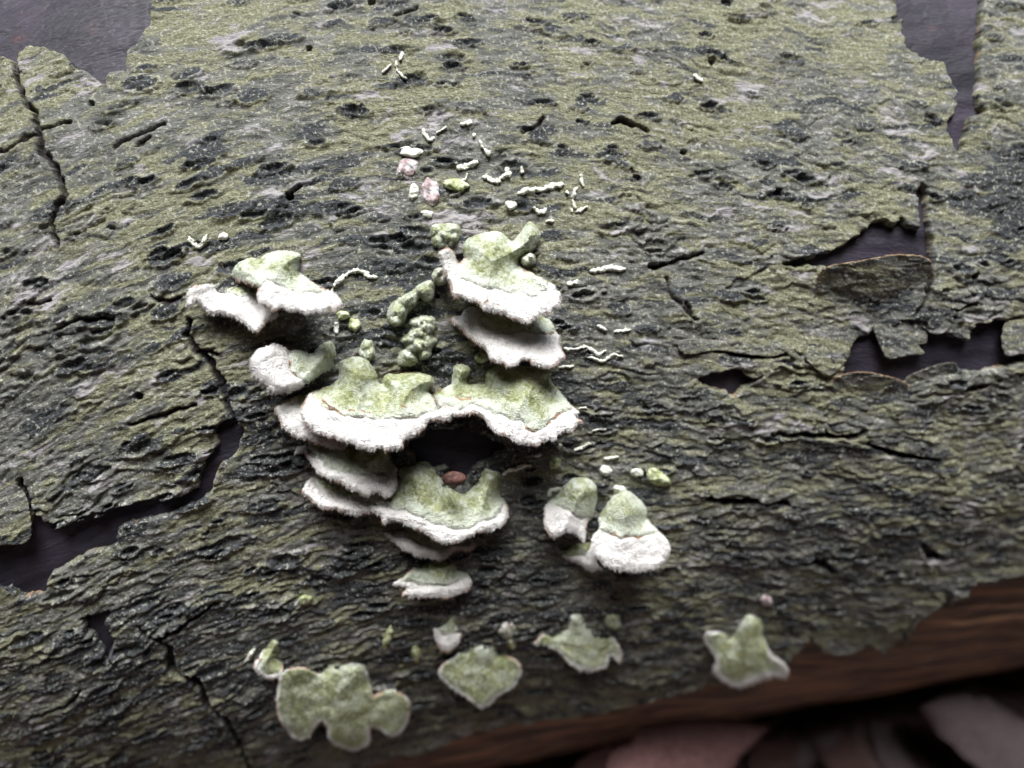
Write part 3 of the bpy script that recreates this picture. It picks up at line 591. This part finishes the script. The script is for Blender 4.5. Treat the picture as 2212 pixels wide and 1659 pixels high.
bracket([(1295, 1115), (1310, 1090), (1325, 1070), (1350, 1058), (1375, 1073), (1395, 1095), (1398, 1120), (1415, 1140), (1440, 1165), (1447, 1190), (1435, 1215), (1410, 1230), (1360, 1233), (1320, 1228), (1295, 1210), (1278, 1185), (1280, 1160), (1295, 1138)], 7,
        'bracket with broad smooth white apron and frosted green top, right of the mint domed one', slope=1.0, ww=58, pale=.75, rust=.5, rim=.1, base=.003, seed=660, green=[(1285,1115),(1320,1060),(1350,1045),(1405,1088),(1408,1125),(1422,1145),(1400,1156),(1370,1160),(1330,1158),(1298,1147)], lines=[[(1305,1148),(1340,1160),(1380,1161),(1412,1150)]])
bracket([(952, 1338), (972, 1318), (990, 1320), (999, 1345), (1000, 1365), (990, 1390), (970, 1407), (950, 1400), (940, 1380), (938, 1355)], 4,
        'tiny upright green bracket with bright white tip', slope=.7, ww=25, pale=.1, rust=.3, seed=700, green=[(944,1335),(985,1306),(1008,1345),(1002,1360),(985,1366),(965,1370),(946,1362)])
bracket([(1000, 1395), (1015, 1382), (1045, 1378), (1075, 1388), (1082, 1408), (1115, 1425), (1125, 1450), (1110, 1480), (1080, 1500), (1060, 1520), (1040, 1528), (1020, 1515), (990, 1495), (965, 1475), (948, 1455), (955, 1435), (980, 1420)], 5,
        'all green fan shaped bracket with frosted knob and tapering lower lip', slope=.75, ww=6, pale=.95, rust=.4, seed=740)
bracket([(1195, 1360), (1215, 1350), (1215, 1325), (1235, 1313), (1265, 1318), (1280, 1345), (1310, 1360), (1335, 1390), (1345, 1415), (1335, 1430), (1318, 1415), (1310, 1440), (1280, 1450), (1250, 1445), (1225, 1430), (1205, 1405), (1180, 1393), (1155, 1390), (1170, 1372)], 7,
        'green bracket spread like a bat with frosted white knob', slope=.75, ww=8, pale=1.1, rust=.4, seed=780)
bracket([(1580, 1368), (1600, 1340), (1620, 1325), (1648, 1340), (1650, 1372), (1665, 1410), (1690, 1428), (1703, 1450), (1695, 1465), (1670, 1462), (1645, 1470), (1620, 1480), (1590, 1485), (1560, 1470), (1540, 1450), (1545, 1420), (1530, 1395), (1523, 1370), (1545, 1365)], 5,
        'lone green bracket with white edged left side, nearest the bare brown wood', slope=.8, ww=13, pale=.6, rust=.15, rim=.3, seed=820)
bracket([(700, 1440), (715, 1428), (750, 1425), (790, 1435), (800, 1470), (805, 1500), (820, 1495), (850, 1490), (880, 1510), (884, 1540), (870, 1575), (845, 1590), (820, 1575), (800, 1570), (800, 1600), (775, 1620), (745, 1615), (715, 1600), (700, 1560), (685, 1565), (670, 1590), (640, 1595), (610, 1560), (598, 1520), (605, 1470), (615, 1450), (650, 1440), (690, 1455)], 5,
        'three lobed green bracket, biggest of the low green ones', slope=.6, hmax=.02, ww=5, pale=.95, rust=.4, seed=860)
bracket([(572, 1395), (588, 1375), (608, 1385), (605, 1420), (611, 1440), (605, 1460), (580, 1467), (558, 1455), (548, 1435), (560, 1420)], 4,
        'tiny green bracket with white lower lip beside the three lobed one', slope=.8, ww=9, pale=.4, rust=.2, seed=900)

# nodules
def nod(L, label, mat=M_CAP, h=.0026, seed=0, group=None, **k): return crust(L, label, mat, 'fungus nodule', h, seed, group, 'fungus_nodule', **k)
nod(cB([(550, 110), (640, 80), (760, 75), (850, 100), (870, 200), (840, 270), (760, 330), (640, 345), (565, 320), (548, 220)]), 'square green cushion nodule above the large pale green bracket', seed=1)
nod(cB([(560, 650), (590, 580), (650, 560), (700, 600), (720, 680), (680, 740), (610, 740)]), 'small round white knob at the turned up rim of the large bracket', M_STRAND, .006, 2)
nod(cB([(1520, 460), (1570, 410), (1640, 400), (1680, 450), (1660, 520), (1600, 545), (1540, 520)]), 'tiny fluffy white ball in the fork of the large bracket', M_STRAND, .006, 3)
nod(cB([(70, 1060), (120, 950), (230, 870), (330, 820), (420, 740), (540, 700), (580, 760), (560, 900), (480, 930), (420, 880), (380, 960), (300, 1040), (250, 1150), (150, 1200), (90, 1150)]), 'lumpy pale green nodule chain climbing toward the white knob', seed=4, h=.0045)
nod(cB([(310, 1140), (400, 1090), (560, 1090), (590, 1200), (560, 1290), (610, 1350), (550, 1440), (540, 1520), (440, 1560), (390, 1500), (400, 1590), (300, 1640), (190, 1600), (200, 1480), (270, 1430), (210, 1340), (290, 1270), (330, 1210)]), 'bright yellow green knobbly nodule below the pale nodule chain', seed=5, h=.0045)
for k, (x, y, a, b, ro, lb, mt) in enumerate([
        (793, 755, 17, 24, .1, 'pale green upright nodule above the widest shelf', M_CAP), (741, 681, 15, 12, .2, 'small olive nodule under the tip of the white rimmed bracket', M_STRANDG),
        (766, 702, 14, 16, 0, 'small mint nodule near the green stalk', M_STRANDG), (727, 709, 8, 15, 0, 'slim pale nodule above the green stalk', M_STRAND),
        (1041, 772, 15, 14, 0, 'dim olive nodule under the white frayed bracket', M_STRANDG), (660, 1297, 17, 13, -.3, 'lone round light green nodule on dark bark', M_STRANDG),
        (1325, 1344, 20, 19, .2, 'squarish pale green nodule beside the bat shaped bracket', M_STRANDG), (838, 1377, 10, 28, .35, 'slanting pale green sliver nodule on dark bark', M_STRANDG),
        (1096, 1362, 18, 20, .5, 'lavender white crust tuft above the fan shaped bracket', M_PINK), (1105, 1392, 12, 13, 0, 'dull tan nodule above the fan shaped bracket', M_STRANDG),
        (899, 1412, 11, 20, -.1, 'faint tan upright nodule above the three lobed bracket', M_STRANDG), (1199, 1001, 14, 14, 0, 'tiny cream nodule among strands right of the notched bracket', M_STRANDG),
        (1308, 1017, 15, 13, 0, 'mint nodule above the frosted bracket pair', M_STRAND), (1376, 1021, 15, 12, .1, 'cream knob at the end of a tan crust lump', M_STRAND),
        (1420, 1032, 32, 16, .5, 'tan crust lump beside a dark pit', M_STRANDG), (1338, 1060, 16, 14, 0, 'mint bead atop the white apron bracket', M_STRAND),
        (1655, 1298, 14, 12, .2, 'small pink crust spot above the lone bracket', M_PINK), (541, 1415, 7, 22, .6, 'bluish white feathery sliver beside a tiny bracket', M_STRAND),
        (482, 511, 13, 9, -.3, 'small white crust dot right of a curled white crust', M_STRAND), (985, 400, 28, 14, .1, 'soft green crust patch under a white crust line', M_STRANDG),
        (745, 742, 0, 0, 0, None, None), (1104, 443, 14, 12, .3, 'pale green crust blob left of the long crust strand', M_STRAND)]):
    if lb: nod(oval(x, y, a, b, ro, 12, k), lb, mt, min(a, b)*PXM*1.0, 50+k)
nod(oval(888, 328, 27, 12, .1, 12, 3), 'white powdery crust cap arching over a pink crust spot', M_STRAND, .0010, 80)
nod(oval(880, 362, 24, 26, .1, 12, 4), 'pink crust spot under the white powdery arch', M_PINK, .0006, 81)
nod(oval(893, 415, 12, 20, .1, 12, 5), 'white powdery crust blob left of a pink streaked one', M_STRAND, .0008, 82)
nod(oval(930, 415, 20, 32, -.2, 12, 6), 'pink streaked white crust blob on bark', M_PINK, .0008, 83)
nod(oval(922, 462, 16, 9, .2, 12, 7), 'thin white crust smear below the pink streaked blob', M_STRAND, .0009, 84)

# strands
up = 'thin crooked cream crust strand on bark above the large pale green bracket'; GU = 'crust strands above the brackets'
rt = 'thin wavy pale crust strand on bark right of the stacked brackets'; GRT = 'crust strands right of the brackets'
ST = [(c, w_, up, GU) for c, w_ in [
    (t10([(400, 335), (380, 395)]), 12), (t10([(350, 385), (362, 460), (425, 515)]), 8), (t10([(325, 412), (258, 478)]), 7),
    (t10([(525, 830), (560, 905), (605, 890)]), 12), (t10([(610, 870), (690, 815)]), 6), (t10([(765, 805), (800, 800), (855, 790)]), 12), (t10([(895, 900), (920, 960), (972, 1010)]), 11),
    (t10([(740, 1092), (820, 1070), (890, 1045)]), 14), (t10([(910, 1140), (960, 1160), (1010, 1172), (1060, 1130), (1085, 1085)]), 14), (t10([(1097, 1100), (1093, 1155)]), 10), (t10([(1172, 1075), (1165, 1125)]), 11),
    (t10([(660, 1170), (740, 1182), (800, 1160), (818, 1115)]), 8), (t10([(1455, 1235), (1478, 1258)]), 9), (t10([(1548, 1125), (1568, 1215)]), 10),
    (t10([(1235, 1338), (1290, 1372), (1332, 1348)]), 12), (t10([(1325, 1436), (1382, 1430)]), 9), (t10([(855, 860), (862, 895)]), 9), (t10([(1095, 1375), (1120, 1350)]), 9)]]
ST += [(t10([(1140, 1262), (1200, 1237), (1300, 1226), (1380, 1206), (1450, 1195)]), 16, 'longest cream crust strand, nearly level on the bark', None),
       (t10([(1532, 1205), (1500, 1280), (1512, 1345), (1495, 1365), (1550, 1360), (1600, 1338)]), 11, 'hooked cream crust strand beside the end of the longest one', None),
       ([(712, 632), (730, 608), (757, 590), (778, 586), (797, 597), (817, 598)], 13, 'arched yellow green crust strand at the tip of the white rimmed bracket', None),
       ([(408, 508), (416, 524), (430, 532), (442, 520), (446, 505)], 12, 'curled white crust hook on bark left of the brackets', None),
       (t11([(1600, 97), (1680, 92), (1750, 78), (1850, 92)]), 15, 'level cream crust strand leading into a dark crack', None),
       (t11([(1040, 1418), (1120, 1382), (1235, 1352)]), 12, 'dim tan crust strand rising from the notched green bracket', None),
       (t21([(55, 475), (95, 500), (140, 520)]) if 0 else [(1497, 160), (1507, 168), (1520, 176)], 11, 'mint white crust fleck on yellowish bark near a bore hole', None)]
ST += [(c, w_, rt, GRT) for c, w_ in [
    (t11([(1455, 182), (1540, 168)]), 12), (t11([(1435, 600), (1520, 602), (1590, 588), (1660, 632), (1720, 608)]), 10), (t11([(1590, 650), (1700, 680), (1760, 640), (1832, 656)]), 9),
    (t11([(1400, 722), (1510, 715)]), 9), (t11([(1650, 450), (1725, 480)]), 9), (t11([(1760, 492), (1885, 475)]), 8), (t11([(1500, 1262), (1560, 1240), (1622, 1213)]), 9),
    (t11([(1400, 1252), (1425, 1215)]), 11), (t11([(1248, 1302), (1305, 1284)]), 9), (t11([(1700, 1312), (1805, 1300)]), 9), (t11([(1350, 1560), (1352, 1525), (1425, 1510)]), 10), (t11([(1530, 990), (1600, 985)]), 6), (t11([(1620, 1130), (1720, 1120)]), 6)]]
for k, (c, w_, lb, g) in enumerate(ST): strand(c, w_, lb, M_STRAND, g, 200+k*9)

# reddish husk resting on the notched bracket
def husk():
    c = place(np.array([[981., 1034.]]), np.array([.0105]))[0]
    bpy_v = []; F_ = []; n, m = 18, 28
    for i in range(n+1):
        for j in range(m):
            a = math.pi*i/n; b = 2*math.pi*j/m; q = 1+.10*float(perlin(np.array([math.cos(b)*2+a]), np.array([math.sin(b)*2+a*1.3]), 5)[0])
            bpy_v.append((c[0]+.0030*q*math.cos(a), c[1]+.0018*q*math.sin(a)*math.cos(b), c[2]+.0019*q*math.sin(a)*math.sin(b)))
    for i in range(n):
        for j in range(m): F_.append((i*m+j, i*m+(j+1) % m, (i+1)*m+(j+1) % m, (i+1)*m+j))
    o = mesh_obj('seed_husk', bpy_v, F_, M_SEED); set_origin(o); tag(o, 'reddish brown wrinkled seed husk lying in the notch of the green bracket', 'seed husk')
husk()

# moss tufts on the bark
def moss(x, y, r, label, n=260, seed=0):
    rg = np.random.default_rng(seed); q = np.array([[x, y]])+rg.normal(0, r*.45, (n, 2)); b = place(q, np.full(n, -.0003)); V = []; F_ = []
    for i in range(n):
        d = E1*.6+np.array([0, 0, .7])+rg.normal(0, .45, 3); d /= np.linalg.norm(d); s = np.cross(d, rg.normal(0, 1, 3)); s /= np.linalg.norm(s); L_ = rg.uniform(.0007, .0018)
        k = len(V); V += [b[i]-s*.0001, b[i]+s*.0001, b[i]+d*L_*.6+s*.00016, b[i]+d*L_, b[i]+d*L_*.6-s*.00016]; F_ += [(k, k+1, k+2), (k, k+2, k+4), (k+4, k+2, k+3)]
    o = mesh_obj('moss_tuft', V, F_, M_MOSS, smooth=False); set_origin(o); tag(o, label, 'moss')
moss(1796, 742, 13, 'bright green moss tuft on bark beside the torn dark patch', 260, 1)
moss(1936, 584, 12, 'small moss tuft on the lifted brown bark flap', 120, 2)
moss(2020, 1250, 16, 'dark green moss tuft at the ragged lower bark edge', 160, 3)

# ------------------------------------------------------------------ lifted bark flakes (parts of the log)
def flake(pts, na, lift, label=None, edge=.5, thick=.0012, base=.0006, seed=0, hmax=.012):
    L = np.asarray(pts, float); bd = spline(L, True, 2.4); c = bd.mean(0)
    bd = bd+1.8*np.stack([fbm(bd[:, 0]*.1, bd[:, 1]*.1, 3, seed+1), fbm(bd[:, 0]*.1, bd[:, 1]*.1, 3, seed+2)], 1)
    p, F = triangulate(bd, 3.0, seed); da = seg_dist(p, spline(L[:na], False, 3.))*PXM
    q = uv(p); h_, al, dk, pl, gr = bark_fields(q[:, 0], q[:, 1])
    h = base+hmax*(1-np.exp(-lift*da/hmax))+h_*.6
    V = place(p, h); Vb = place(p, h-thick); n = len(V); sk = []
    for a, b in close_sheet(V, F, n): sk += [(b, a, a+n), (b, a+n, b+n)]
    FF = np.concatenate([F, F[:, ::-1]+n, np.array(sk)]); db = seg_dist(p, bd, True)*PXM
    T = lambda x: np.concatenate([x, x])
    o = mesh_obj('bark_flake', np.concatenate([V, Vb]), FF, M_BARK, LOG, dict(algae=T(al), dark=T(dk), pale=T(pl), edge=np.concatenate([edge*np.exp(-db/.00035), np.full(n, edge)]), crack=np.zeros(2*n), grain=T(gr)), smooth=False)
    o.data.polygons.foreach_set('use_smooth', np.concatenate([np.ones(len(F)*2, bool), np.zeros(len(sk), bool)]))
    if label: o['label'] = label
    return o
flake([(2003, 650), (1900, 690), (1785, 660), (1772, 585), (1870, 561), (1945, 549), (2012, 566)], 3, .85, 'curled dark bark flap with orange brown lip', edge=.95, hmax=.022, base=-.0025, seed=1)
flake([(1995, 700), (1940, 690), (1888, 698), (1900, 745), (1920, 775), (1960, 768), (1996, 764), (1985, 745), (2002, 738)], 3, .12, seed=2)
flake([(1800, 842), (1880, 848), (1955, 845), (1957, 826), (1900, 808), (1850, 803), (1805, 815)], 3, .5, 'thin bark strip curling up with a pale broken edge', edge=.95, seed=3)
flake([(1955, 835), (2010, 822), (2062, 812), (2062, 783), (2010, 792), (1958, 815)], 3, .45, seed=4)
flake([(2250, 690), (2205, 690), (2170, 700), (2164, 745), (2178, 770), (2205, 765), (2250, 772)], 3, .15, seed=5)
flake([(2050, 862), (2100, 866), (2165, 850), (2151, 825), (2128, 840), (2091, 848), (2061, 843)], 3, .6, seed=6)
flake([(-30, 1040), (20, 1045), (44, 1055), (62, 1090), (63, 1166), (0, 1178), (-30, 1180)], 3, .10, 'grey bark plate standing proud over bare dark wood', seed=7)
flake([(-20, 1262), (12, 1275), (36, 1295), (28, 1312), (-20, 1320)], 1, .08, seed=8)
flake([(1760, 715), (1800, 705), (1850, 720), (1838, 750), (1825, 785), (1790, 812), (1755, 790), (1740, 765)], 3, .12, seed=9)
flake([(1470, 735), (1560, 735), (1680, 752), (1672, 770), (1600, 764), (1545, 757), (1480, 765)], 3, .18, seed=10)
flake([(1870, 935), (1960, 945), (2040, 960), (2070, 985), (2020, 990), (1930, 972), (1868, 952)], 4, .3, seed=11)
flake([(1600, 795), (1620, 792), (1645, 800), (1640, 815), (1622, 816), (1610, 810)], 3, .1, seed=12)
flake([(1540, 1052), (1640, 1050), (1720, 1062), (1690, 1078), (1655, 1088), (1635, 1078), (1590, 1070), (1545, 1076)], 3, .3, seed=13)
flake([(1780, 900), (1830, 895), (1865, 912), (1855, 930), (1820, 940), (1788, 932)], 3, .2, seed=14)
flake([(1010, 265), (945, 262), (918, 250), (925, 235), (960, 225), (990, 240)], 1, .05, seed=15) if 0 else None
flake([(2035, 628), (2090, 625), (2150, 640), (2155, 660), (2100, 655), (2070, 668), (2040, 660)], 3, .25, seed=16)
flake([(1985, 690), (2040, 672), (2060, 690), (2045, 715), (2020, 722), (2000, 712)], 2, .2, seed=17)
flake([(100, 1228), (170, 1188), (250, 1180), (262, 1192), (200, 1212), (150, 1232), (105, 1262)], 1, .0, seed=18) if 0 else None

# ------------------------------------------------------------------ forest floor and leaf litter
gx = axis_lines(-.5, .9, .012, -60, 60, 1.25, 8.); gy = axis_lines(-.4, .6, .012, -60, 60, 1.25, 8.)
X, Y = np.meshgrid(gx, gy, indexing='ij'); nr = np.exp(-((X-.1)**2+(Y-.1)**2)/1.2)
zl = A0[2]+AX[2]/AX[0]*(X-A0[0])-R+.050            # the floor follows the lie of the log
Z = zl*np.exp(-(X/1.2)**2)*np.exp(-((Y-.2)/1.5)**2)+nr*(.012*fbm(X*9, Y*9, 4, 300)+.006*fbm(X*40, Y*40, 3, 304))
a = (np.arange(len(gx)-1)[:, None]*len(gy)+np.arange(len(gy)-1)[None]).ravel()
gnd = mesh_obj('forest_floor', np.stack([X.ravel(), Y.ravel(), Z.ravel()], 1), np.stack([a, a+len(gy), a+len(gy)+1, a+1], 1), M_SOIL)
tag(gnd, 'damp dark forest floor soil', 'ground', kind='structure')
def gz(x, y):
    i = min(max(np.searchsorted(gx, x), 1), len(gx)-1); j = min(max(np.searchsorted(gy, y), 1), len(gy)-1); return float(Z[i, j])
leaf_meshes = []
for s in range(5):
    rg = np.random.default_rng(500+s); n, m = 15, 9; V = []; F_ = []
    for i in range(n):
        t = i/(n-1); wd_ = .5*math.sin(math.pi*t**.85)**1.1*.42
        for j in range(m):
            q = (j/(m-1)-.5)*2
            V.append((t-.5, q*wd_*(1+.06*math.cos(i*3.1)*abs(q)), .09*q*q*(1 if s % 2 else -1)+.08*math.sin(t*3+s)+.02*math.sin(i*2.2)*abs(q)+.01*rg.normal()))
    for i in range(n-1):
        for j in range(m-1): F_.append((i*m+j, (i+1)*m+j, (i+1)*m+j+1, i*m+j+1))
    k = len(V); V = np.array(V); Vb = V-np.array([0, 0, .006]); FF = np.concatenate([np.array(F_), np.array(F_)[:, ::-1]+k])
    me_o = mesh_obj('dead_leaf', np.concatenate([V, Vb]), FF, M_LEAF[s % 3]); leaf_meshes.append(me_o.data); bpy.data.objects.remove(me_o)
def floor_point(x, y):
    d = rays((x, y))[0]; t = .2
    for _ in range(60):
        Pq = CAM+d*t; t += (Pq[2]-gz(Pq[0], Pq[1]))*.6
    return CAM+d*t
spots = []
for (x, y, s, k) in [(1500, 1630, .055, 0), (1340, 1665, .05, 0), (2150, 1600, .06, 2), (2200, 1650, .05, 0), (2060, 1640, .05, 1), (1950, 1655, .045, 2), (1800, 1650, .05, 1), (2190, 1560, .05, 2), (1650, 1660, .05, 1), (2100, 1560, .04, 1), (1230, 1690, .05, 1), (1720, 1625, .04, 2)]:
    q = floor_point(x, y); spots.append((q[0], q[1], s, k))
for i in range(30): spots.append((rng.uniform(-.5, .9), rng.uniform(-.35, -.02), rng.uniform(.035, .07), int(rng.integers(0, 3))))
def leaning(px, py, f, sc, tilt, rz, mk):
    q = CAM+(floor_point(px, py)-CAM)*f; o = bpy.data.objects.new('dead_leaf', leaf_meshes[mk]); COL.objects.link(o)
    o.location = q; o.scale = (sc, sc, sc); o.rotation_euler = (tilt, .15, rz); return o
tag(leaning(1490, 1640, .83, .085, 1.0, .45, 0), 'pinkish dead leaf propped up against the shadow under the log', 'leaf')
tag(leaning(1330, 1668, .86, .045, .6, .2, 3), 'small pink leaf tip poking up beside the propped pinkish leaf', 'leaf')
tag(leaning(2175, 1590, .88, .07, .5, -.3, 2), 'greyish dead leaf propped at the foot of the bare wood', 'leaf')
for i, (x, y, s, k) in enumerate(spots):
    me = leaf_meshes[k if i < 12 else int(rng.integers(0, 5))]; o = bpy.data.objects.new('dead_leaf', me); COL.objects.link(o)
    o.location = (x, y, gz(x, y)+.004+.004*rng.random()); o.scale = (s, s, s); o.rotation_euler = (rng.normal(0, .22), rng.normal(0, .22), rng.uniform(0, 6.28))
    tag(o, 'curled dead brown leaf on the damp floor below the log', 'leaf', 'dead leaves on the forest floor')
# unseen ring of trees added to close off low sky light
def added_woodland():
    rg = np.random.default_rng(77); V = []; F_ = []; mi = []; k = 0
    lv = []; 
    for i in range(85):
        an = 2*np.pi*(i+rg.uniform(-.3, .3))/85; rad = rg.uniform(2.8, 8.0); c = np.array([math.cos(an)*rad, math.sin(an)*rad, 0]); ht = rad*rg.uniform(1.2, 1.6)+1.5; r0 = rg.uniform(.09, .22)
        lean = rg.normal(0, .05, 2)
        for j in range(5):
            t = j/4
            for q in range(8):
                b = 2*np.pi*q/8; V.append(c+np.array([lean[0]*t*ht+r0*(1-.75*t)*math.cos(b), lean[1]*t*ht+r0*(1-.75*t)*math.sin(b), t*ht-.1]))
        for j in range(4):
            for q in range(8): F_.append((k+j*8+q, k+j*8+(q+1) % 8, k+j*8+8+(q+1) % 8, k+j*8+8+q)); mi.append(0)
        k += 40; n = 1100
        z = ht*rg.beta(1.3, 1.1, n); sp_ = .55+.5*np.sin(np.pi*np.clip(z/ht, 0, 1)); lv.append(c+np.stack([rg.normal(0, 1, n)*sp_+lean[0]*z, rg.normal(0, 1, n)*sp_+lean[1]*z, z+.05], 1))
    lv = np.concatenate(lv); n = len(lv); a = rg.normal(0, 1, (n, 3)); a /= np.linalg.norm(a, axis=1)[:, None]; b = np.cross(a, rg.normal(0, 1, (n, 3))); b /= np.linalg.norm(b, axis=1)[:, None]; s_ = rg.uniform(.10, .2, (n, 1))
    L4 = np.stack([lv-a*s_, lv+b*s_*.5, lv+a*s_, lv-b*s_*.5], 1).reshape(-1, 3)
    V = np.concatenate([np.array(V), L4]); F_ = np.concatenate([np.array(F_), k+np.arange(n*4).reshape(-1, 4)]); mi = np.concatenate([np.array(mi), np.ones(n)]).astype(np.int32)
    o = mesh_obj('added_woodland', V, F_, simple('tree_bark', (.05, .04, .032), (.11, .09, .075), 20), smooth=False); o.data.materials.append(simple('tree_leaves', (.035, .06, .015), (.075, .11, .03), 3))
    o.data.polygons.foreach_set('material_index', mi); tag(o, 'unseen trees added around the log to block low sky light', 'added_woodland', kind='stuff')
added_woodland()
print('bark verts', NU*NV, 'az', AX, 'ground', A0)
